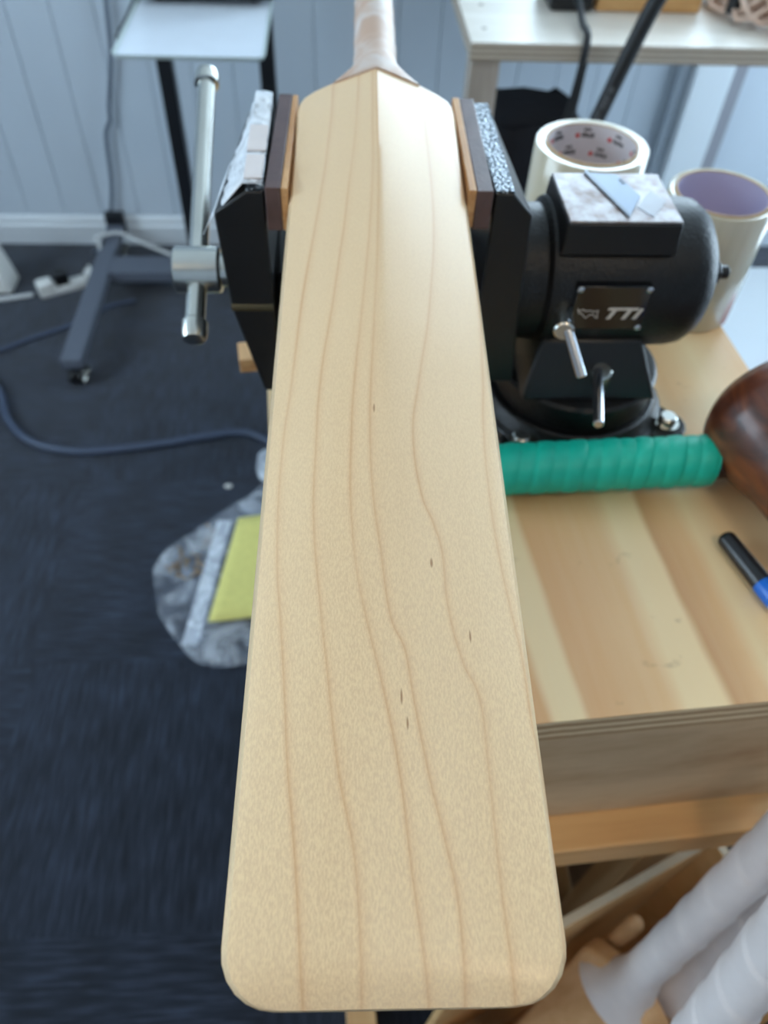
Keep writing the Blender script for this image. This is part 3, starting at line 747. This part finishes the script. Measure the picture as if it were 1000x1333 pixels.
spare_bat((.2895, .1205, .522), A_up, (-.039, .065, 0), 'white-taped bat handle whose flared splice nearly touches the clamped bat toe', hr_=.0172, handle=.37)
spare_bat((.3540, .1245, .520), (.0168, .0316, .2), (-.039, .065, 0), 'lower white-taped bat handle half hidden between two others', hr_=.0172, handle=.37)
spare_bat((.2747, .0276, .546), (.0035, .025, .12), (1, .2, 0), 'brightest white-taped bat handle at the lower right corner', hr_=.0205, handle=.365, blade=.530)
bm = nb(); a, b = Vector((.2530, .1342, .0045)), Vector((.2965, .1680, .560)); d = (b-a).normalized()
lathe(bm, [(0, .0085), ((b-a).length-.006, .0085), ((b-a).length-.002, .0070), ((b-a).length, .004)], a, d, 20)
tag(done('timber_stick', bm, MT['raw_wood'], None, off=a), 'bare round timber stick standing behind the flared white splice', 'stick')
bm = nb(); tube(bm, [(.315, .095, .90), (.313, .078, .85), (.310, .064, .80), (.309, .056, .74), (.309, .050, .66), (.316, .02, .45), (.322, -.02, .2), (.324, -.04, .0072)], .0028, 8)
tag(done('bungee', bm, MT['black_rubber'], None, off=(.324, -.04, .0072)), 'thin black bungee cord hanging beside the brightest white handle', 'cord')

# ------------------------------------------------------------------ stand at the wall
st = empty('rolling_stand', (-.30, 2.0, 0), 'black rolling floor stand with two upright posts by the wall', 'stand')
def sp_(name, bm, m, par=None, **k):
    return done(name, bm, MT[m], par or st, off=(-.30, 2.0, 0), **k)
for lx in (-.712, .075):
    bm = nb(); box(bm, (lx-.027, 1.640, .062), (lx+.027, 2.335, .090)); lg = sp_('foot_bar', bm, 'stand_steel', smooth=False, bevel=.002)
    bm = nb(); box(bm, (lx-.029, 2.318, .058), (lx+.029, 2.342, .125)); sp_('end_cap', bm, 'stand_black', lg, bevel=.002)
    for ly in (1.672, 2.285):
        bm = nb(); box(bm, (lx-.018, ly-.02, .040), (lx+.018, ly+.02, .061)); rod(bm, (lx, ly, .055), (lx, ly, .064), .012, 12)
        ca = sp_('caster', bm, 'stand_black', bevel=.003)
        bm = nb()
        for dx in (-.011, .011): rod(bm, (lx+dx-.008, ly-.014, .0235), (lx+dx+.008, ly-.014, .0235), .0230, 24, ch=.003)
        sp_('wheel', bm, 'black_plastic', ca)
        bm = nb(); box(bm, (lx+.020, ly-.024, .030), (lx+.038, ly+.004, .046)); box(bm, (lx+.020, ly-.036, .012), (lx+.030, ly-.012, .034), rot=(.5, 0, 0)); sp_('brake_tab', bm, 'chrome', ca, bevel=.002)
bm = nb(); box(bm, (-.685, 2.050, .058), (.048, 2.140, .0895)); sp_('cross_bar', bm, 'stand_steel', smooth=False, bevel=.002)
for px_ in (-.4225, -.170):
    bm = nb(); box(bm, (px_-.019, 2.078, .0895), (px_+.019, 2.116, .99)); sp_('post', bm, 'stand_black', smooth=False, bevel=.003)
    bm = nb(); box(bm, (px_-.014, 1.72, .812), (px_+.014, 2.078, .838)); sp_('tray_arm', bm, 'stand_black', smooth=False, bevel=.002)
# tray
tr = empty('plastic_tray', (-.28, 1.80, .8385), 'pale translucent white plastic tray on the rolling stand', 'tray')
def rrect(x0, x1, y0, y1, r, z):
    P = []
    for cx, cy, a0 in ((x1-r, y1-r, 0), (x0+r, y1-r, PI/2), (x0+r, y0+r, PI), (x1-r, y0+r, 1.5*PI)):
        for k in range(6): P.append(Vector((cx+r*math.cos(a0+PI/2*k/5), cy+r*math.sin(a0+PI/2*k/5), z)))
    return P
tx0, tx1, ty0, ty1 = -.1425, .1465, -.201, .27
bm = nb(); rings(bm, [rrect(tx0+.006, tx1-.006, ty0+.006, ty1-.006, .012, 0), rrect(tx0+.004, tx1-.004, ty0+.004, ty1-.004, .014, .0035)]); done('tray_floor', bm, MT['tray'], tr)
bm = nb(); rings(bm, [rrect(tx0+.004, tx1-.004, ty0+.004, ty1-.004, .014, .0), rrect(tx0, tx1, ty0, ty1, .016, .0075), rrect(tx0+.003, tx1-.003, ty0+.003, ty1-.003, .014, .0075), rrect(tx0+.007, tx1-.007, ty0+.007, ty1-.007, .011, .0036)], cap=False, closed=True); done('rim', bm, MT['tray_rim'], tr)
# black machine at the back of the tray
mc = empty('black_printer', (-.27, 1.99, .8425), 'black machine resting on the back of the plastic tray', 'machine')
bm = nb(); box(bm, (-.146, -.112, .012), (.140, .075, .16)); done('housing', bm, MT['black_plastic'], mc, bevel=.012, seg=3)
for fx in (-.11, .10):
    for fy in (-.06, .05):
        bm = nb(); rod(bm, (fx, fy, .0), (fx, fy, .013), .012, 14); done('foot', bm, MT['black_rubber'], mc)
# cables and plugs on the floor and wall
bm = nb(); tube(bm, [(-.56, 2.352, 1.05), (-.588, 2.352, .80), (-.600, 2.353, .71), (-.618, 2.353, .58), (-.655, 2.353, .44), (-.662, 2.353, .40), (-.684, 2.353, .354), (-.700, 2.352, .22), (-.724, 2.350, .120), (-.760, 2.325, .02), (-.80, 2.29, .0065)], .0062, 8)
tag(done('hanging_cable', bm, MT['wall_cable'], None, off=(-.66, 2.352, .4)), 'grey cable hanging down the white boarded wall', 'cable')
bm = nb(); tube(bm, [(-1.15, 2.0, .0105), (-1.0, 1.72, .0105), (-.91, 1.61, .0105), (-.862, 1.505, .0105), (-.783, 1.420, .0105), (-.661, 1.383, .0105), (-.512, 1.397, .0105), (-.361, 1.429, .0105), (-.265, 1.448, .0105), (-.20, 1.425, .0105), (-.14, 1.36, .0105), (-.10, 1.25, .0105)], .0100, 12)
tag(done('floor_hose', bm, MT['grey_cable'], None, off=(-.5, 1.4, 0)), 'thick grey hose curving across the dark carpet', 'hose')
bm = nb(); tube(bm, [(-1.2, 1.66, .0075), (-1.05, 1.74, .0075), (-.957, 1.79, .0075), (-.886, 1.841, .0075), (-.80, 1.895, .0075), (-.76, 1.93, .0075), (-.69, 2.0, .0075), (-.62, 2.03, .0075)], .0072, 10)
tag(done('floor_cable', bm, MT['grey_cable'], None, off=(-.9, 1.83, 0)), 'dark cable on the carpet running under the stand foot', 'cable')
pw = empty('extension_socket', (-.86, 2.085, 0), 'white extension cord socket lying on the carpet near the skirting', 'socket', rot=(0, 0, math.radians(28)))
bm = nb(); box(bm, (-.052, -.019, 0), (.085, .019, .026)); done('socket_body', bm, MT['white_plastic'], pw, bevel=.005, seg=3)
bm = nb(); box(bm, (-.060, -.021, .0005), (-.012, .021, .048)); done('white_plug', bm, MT['white_plastic'], pw, bevel=.007, seg=3)
bm = nb(); box(bm, (-.004, -.016, .026), (.036, .022, .062)); rod(bm, (.016, .0, .04), (.016, .05, .05), .006, 10); o = done('black_plug', bm, MT['black_plastic'], pw, bevel=.005); o['label'] = 'black plug pushed into the socket'
bm = nb(); tube(bm, [(-1.13, 2.03, .0075), (-1.04, 2.03, .0075), (-.985, 2.04, .0078), (-.93, 2.052, .010)], .0065, 10)
tag(done('white_lead', bm, MT['white_cable'], None, off=(-1.0, 2.04, 0)), 'white lead running left from the extension socket', 'cable')
bm = nb(); tube(bm, [(-.745, 2.125, .0102), (-.735, 2.185, .094), (-.752, 2.222, .100), (-.698, 2.252, .101), (-.66, 2.24, .098), (-.622, 2.216, .093), (-.56, 2.20, .075), (-.50, 2.19, .052), (-.40, 2.18, .018), (-.25, 2.18, .0062)], .0055, 10)
tag(done('white_flex', bm, MT['white_cable'], None, off=(-.65, 2.2, 0)), 'white flex looping over the foot of the stand', 'cable')
bm = nb(); box(bm, (-.017, -.02, 0), (.017, .02, .036)); rod(bm, (.0, .015, .02), (.0, .045, .03), .006, 10)
o = done('clear_plug', bm, MT['white_plastic'], None, bevel=.005, off=(0, 0, 0)); o.location = (-.770, 2.135, .0006); o.rotation_euler = (0, 0, .3); tag(o, 'small pale plug at the end of the white flex', 'plug')
bm = nb(); prism(bm, [(-1.10, .0), (-.998, .0), (-1.03, .15), (-1.10, .15)], 'y', 2.07, 2.16)
tag(done('white_box', bm, MT['white_plastic'], None, bevel=.004, off=(-1.05, 2.11, 0)), 'white sloping box on the carpet cut by the left frame edge', 'box')

# ------------------------------------------------------------------ bag with sandpaper on the floor
bag = empty('plastic_bag', (-.30, 1.0, 0), 'clear plastic bag of screws crumpled on the dark carpet', 'bag')
out = [(-.155, 1.345), (-.212, 1.235), (-.262, 1.215), (-.310, 1.155), (-.355, 1.112), (-.392, 1.078), (-.418, 1.040), (-.424, 1.0), (-.412, .955), (-.400, .905), (-.374, .86), (-.345, .825), (-.318, .79), (-.292, .765), (-.24, .757), (-.17, .770), (-.10, .80), (-.06, .90), (-.05, 1.0), (-.06, 1.12), (-.09, 1.25)]
cx_, cy_ = -.23, 1.01
bm = nb(); R = []; rg = random.Random(3)
for q, z in ((1.0, .002), (.99, .010), (.93, .022), (.82, .030), (.66, .036), (.48, .040), (.28, .043), (.08, .044)):
    R.append([Vector((cx_+(x_-cx_)*q+rg.uniform(-.006, .006)*(q < .99), cy_+(y_-cy_)*q+rg.uniform(-.006, .006)*(q < .99), z+rg.uniform(-.006, .007)*(z > .005))) for x_, y_ in out])
rings(bm, R); o = done('film', bm, MT['bag'], bag, off=(-.30, 1.0, 0), angle=75)
sb = o.modifiers.new('soft', 'SUBSURF'); sb.levels = 1; sb.render_levels = 1
bm = nb(); rings(bm, [[Vector(p) for p in ((-.281, 1.120, .048), (-.250, 1.120, .049), (-.292, .800, .047), (-.325, .800, .046))], [Vector(p) for p in ((-.281, 1.120, .051), (-.250, 1.120, .051), (-.292, .800, .049), (-.325, .800, .048))]])
done('seal_strip', bm, MT['bag_fold'], bag, off=(-.30, 1.0, 0), smooth=False)
ye = empty('sandpaper_sheet', (-.17, 1.0, .052), 'yellow sandpaper sheet lying on the clear plastic bag', 'sandpaper')
bm = nb(); q = [(-.0655, .125), (.10, .145), (.06, -.165), (-.1065, -.150)]
top = [[Vector((q[0][0]+(q[1][0]-q[0][0])*i/8+(q[3][0]-q[0][0])*j/8, q[0][1]+(q[1][1]-q[0][1])*i/8+(q[3][1]-q[0][1])*j/8, .003*math.sin(i*.5)*math.cos(j*.35))) for i in range(9)] for j in range(9)]
V = [[bm.verts.new(p) for p in r] for r in top]
for j in range(8):
    for i in range(8): bm.faces.new((V[j][i], V[j][i+1], V[j+1][i+1], V[j+1][i]))
o = done('sheet', bm, MT['yellow'], ye); so = o.modifiers.new('t', 'SOLIDIFY'); so.thickness = .0012
sm_ = None
for k in range(26):
    cxs, cys = ((-.352, 1.025) if k < 18 else (-.300, 1.095))
    a = rg.uniform(0, PI); x_ = cxs+rg.gauss(0, .020); y_ = cys+rg.gauss(0, .022); z_ = .006+rg.uniform(0, .006)
    if sm_ is None:
        bm = nb(); rod(bm, (-.011, 0, 0), (.009, 0, 0), .0019, 8, r2=.0019); lathe(bm, [(0, .0019), (.002, .0042), (.003, .0042)], (.009, 0, 0), (1, 0, 0), 10)
        s0 = done('brass_screw', bm, MT['brass']); sm_ = s0
    else: s0 = sm_.copy(); C.objects.link(s0)
    s0.location = (x_, y_, z_); s0.rotation_euler = (rg.uniform(-.3, .3), 0, a)
    tag(s0, 'small brass screw among others inside the clear bag', 'screw', 'brass screws in the clear bag')
bm = nb(); R = []
for q, z in ((1., .002), (.8, .014), (.45, .022), (.1, .024)):
    R.append([Vector((-.185+math.cos(2*PI*k/12)*.032*q+rg.uniform(-.003, .003), 1.335+math.sin(2*PI*k/12)*.060*q+rg.uniform(-.003, .003), z+rg.uniform(-.001, .002))) for k in range(12)])
rings(bm, R); tag(done('plastic_scrap', bm, MT['bag_fold'], None, off=(-.185, 1.40, 0)), 'crumpled clear plastic scrap on the carpet beyond the bag', 'plastic scrap').location = (-.182, 1.405, 0)
bm = nb(); ball(bm, (0, 0, .006), .008, 1.3, .8, .6, 10); o = done('paper_scrap', bm, MT['white_plastic']); o.location = (-.275, 1.265, 0); tag(o, 'tiny white scrap on the carpet above the bag', 'scrap')

# ------------------------------------------------------------------ second bench (shelf) at the back right
sh_ = empty('back_table', (.60, 1.55, 0), 'pale plywood-topped table with square timber legs below the window', 'table')
SO = (.60, 1.55, 0); SX0, SX1, SY0, SY1, SZ = .2085, 1.25, 1.300, 2.312, .9815
bm = nb(); box(bm, (SX0, SY0, SZ-.0012), (SX1, SY1, SZ)); done('top_veneer', bm, MT['shelf_top'], sh_, smooth=False, off=SO)
bm = nb(); box(bm, (SX0, SY0, SZ-.026), (SX1, SY1, SZ-.0012)); done('tabletop', bm, MT['shelf_edge'], sh_, smooth=False, off=SO)
for lx, ly in ((.212, 1.306), (1.19, 1.306)):
    bm = nb(); box(bm, (lx, ly, 0), (lx+.047, ly+.047, SZ-.026)); done('leg', bm, MT['shelf_leg'], sh_, smooth=False, bevel=.002, off=SO)
bm = nb(); box(bm, (SX0+.05, SY1-.045, SZ-.10), (SX1-.05, SY1, SZ-.026)); done('wall_cleat', bm, MT['shelf_leg'], sh_, smooth=False, off=SO)
for kx_, ky_ in ((.245, 1.47), (.236, 1.36)):
    bm = nb(); lathe(bm, [(0, .0045), (.0006, .0045)], (kx_, ky_, SZ), (0, 0, 1), 12); done('screw_head', bm, plain('screw_dark', (150, 136, 120), .5), sh_, smooth=False, off=SO)
# items on it
bm = nb(); box(bm, (0, 0, 0), (.072, .12, .07)); e = empty('power_adapter', (.356, 1.442, SZ+.0003), 'black power adapter on the pale table with a thin cable', 'adapter'); done('housing', bm, MT['black_plastic'], e, bevel=.006)
bm = nb(); tube(bm, [(.036, .0, .03), (.036, -.035, .026), (.034, -.09, .012), (.030, -.1485, .004), (.022, -.152, -.10), (-.005, -.158, -.17), (-.022, -.162, -.24), (-.03, -.162, -.5), (-.03, -.15, -.80)], .0060, 8); done('cable', bm, MT['black_rubber'], e)
bm = nb(); tube(bm, [(.030, -.160, -.02), (.026, -.164, -.10), (.012, -.168, -.18), (.004, -.172, -.30), (.0, -.172, -.6), (0, -.17, -.85)], .0052, 8); done('cable', bm, MT['black_rubber'], e)
bm = nb(); box(bm, (0, 0, 0), (.176, .09, .075)); o = done('timber_block', bm, MT['block'], None, bevel=.002, off=(0, 0, 0)); o.location = (.436, 1.448, SZ+.0003); tag(o, 'golden timber block on the pale back table', 'timber block')
# wreath with a mirror
wr = empty('cane_wreath', (.775, 1.485, SZ+.0003), 'woven cane wreath around a round mirror on the back table', 'wreath')
for k in range(16):
    bm = nb(); ph = rg.uniform(0, 6.28); am = rg.uniform(.008, .022); fr = rg.choice((5, 6, 7, 8)); pts = []
    R0 = .118+rg.uniform(-.014, .016)
    for i in range(49):
        a = 2*PI*i/48
        pts.append((math.cos(a)*(R0+am*math.sin(fr*a+ph)), math.sin(a)*(R0+am*math.sin(fr*a+ph)), .028+.018*math.cos(fr*a+ph+k)))
    tube(bm, pts, .0042, 7, 0); done('cane', bm, MT['cane'], wr)
bm = nb(); lathe(bm, [(0, .09), (.010, .09)], (0, 0, .002), (0, 0, 1), 40); done('mirror_disc', bm, MT['mirror'], wr, smooth=False)
# thick black hose leaning between the two benches
hs = empty('thick_black_hose', (.40, 1.15, .6), 'thick black hose with faint print rising behind the tape roll', 'hose')
HP = [(.300, 1.15, .0105), (.315, 1.15, .25), (.335, 1.15, .60), (.352, 1.15, .80), (.387, 1.15, .9504), (.4216, 1.15, 1.078), (.450, 1.155, 1.13), (.50, 1.17, 1.24), (.56, 1.22, 1.34), (.64, 1.30, 1.38), (.72, 1.38, 1.32), (.76, 1.45, 1.15), (.77, 1.47, 1.0), (.775, 1.475, SZ+.011)]
HP = HP[:9]+[(.60, 1.27, 1.40), (.66, 1.34, 1.40), (.68, 1.40, 1.30), (.66, 1.42, 1.12), (.655, 1.42, .9935)]
bm = nb(); tube(bm, HP, .0112, 14); done('hose_body', bm, MT['black_rubber'], hs, off=(.40, 1.15, .6))
bm = text_mesh('ACT 0060 00', .0085, 0, 0, .0001)
a = Vector((.3720, 1.15, .892)); u = (Vector((.4216, 1.15, 1.078))-Vector((.387, 1.15, .9504))).normalized(); nrm = (Vector((0, 0, 1.42))-a); nrm = (nrm-u*nrm.dot(u)).normalized(); vv = nrm.cross(u)
for v in bm.verts: v.co = Vector((.3815, 1.15, .930))+u*v.co.x+vv*(v.co.y-.003)+nrm*(.0114-abs(v.co.y-.003)*.12+v.co.z)
done('print', bm, MT['grey_ink'], hs, smooth=False, off=(.40, 1.15, .6))
# black bag behind the tape roll
bg_ = empty('black_bag', (.335, 1.45, 0), 'black fabric bag standing under the back table', 'bag')
bm = nb(); R = []
for z, q in ((0, .9), (.05, 1), (.5, 1.02), (.76, 1.0), (.80, .97), (.825, .92)):
    R.append([Vector((.015+.095*q*max(-1, min(1, 1.25*math.cos(2*PI*k/28)))+.005*math.sin(k*2.7+z*9), .09*q*max(-1, min(1, 1.25*math.sin(2*PI*k/28)))+.005*math.cos(k*2.1+z*7), z+(.006*math.sin(k*1.9) if z > .8 else 0))) for k in range(28)])
rings(bm, R); done('fabric', bm, plain('navy_black_fabric', (16, 19, 28), .8, mottle=.2, mscale=25, bump=.4, bscale=60, bdist=.004), bg_)
# white cupboard and pink cloth to the right of the bench
cp = empty('white_cupboard', (.80, .95, 0), 'glossy white cupboard to the right of the bench', 'cupboard')
CO = (.80, .95, 0)
bm = nb(); box(bm, (.500, .44, 0.02), (.95, 1.22, .62)); done('carcass', bm, MT['cupboard'], cp, bevel=.003, off=CO)
bm = nb(); box(bm, (.490, .43, .62), (.96, 1.23, .640)); done('top_panel', bm, MT['cupboard'], cp, bevel=.003, off=CO)
bm = nb(); box(bm, (.485, .45, .04), (.4995, 1.21, .61)); dr = done('door', bm, MT['cupboard'], cp, bevel=.003, off=CO)
bm = nb(); box(bm, (.472, .80, .45), (.485, .812, .56)); done('handle', bm, MT['steel'], dr, bevel=.002, off=CO)
bm = nb(); R = []
for q, z in ((1, .001), (.98, .012), (.8, .030), (.5, .040), (.1, .043)):
    R.append([Vector((math.cos(2*PI*k/20)*.085*q*(1+.1*math.sin(3*k)), math.sin(2*PI*k/20)*.10*q*(1+.1*math.cos(2*k)), z)) for k in range(20)])
rings(bm, R); o = done('pink_cloth', bm, MT['pink']); o.location = (.735, .86, .6402); tag(o, 'pink folded cloth on the white cupboard beyond the mallet', 'cloth')
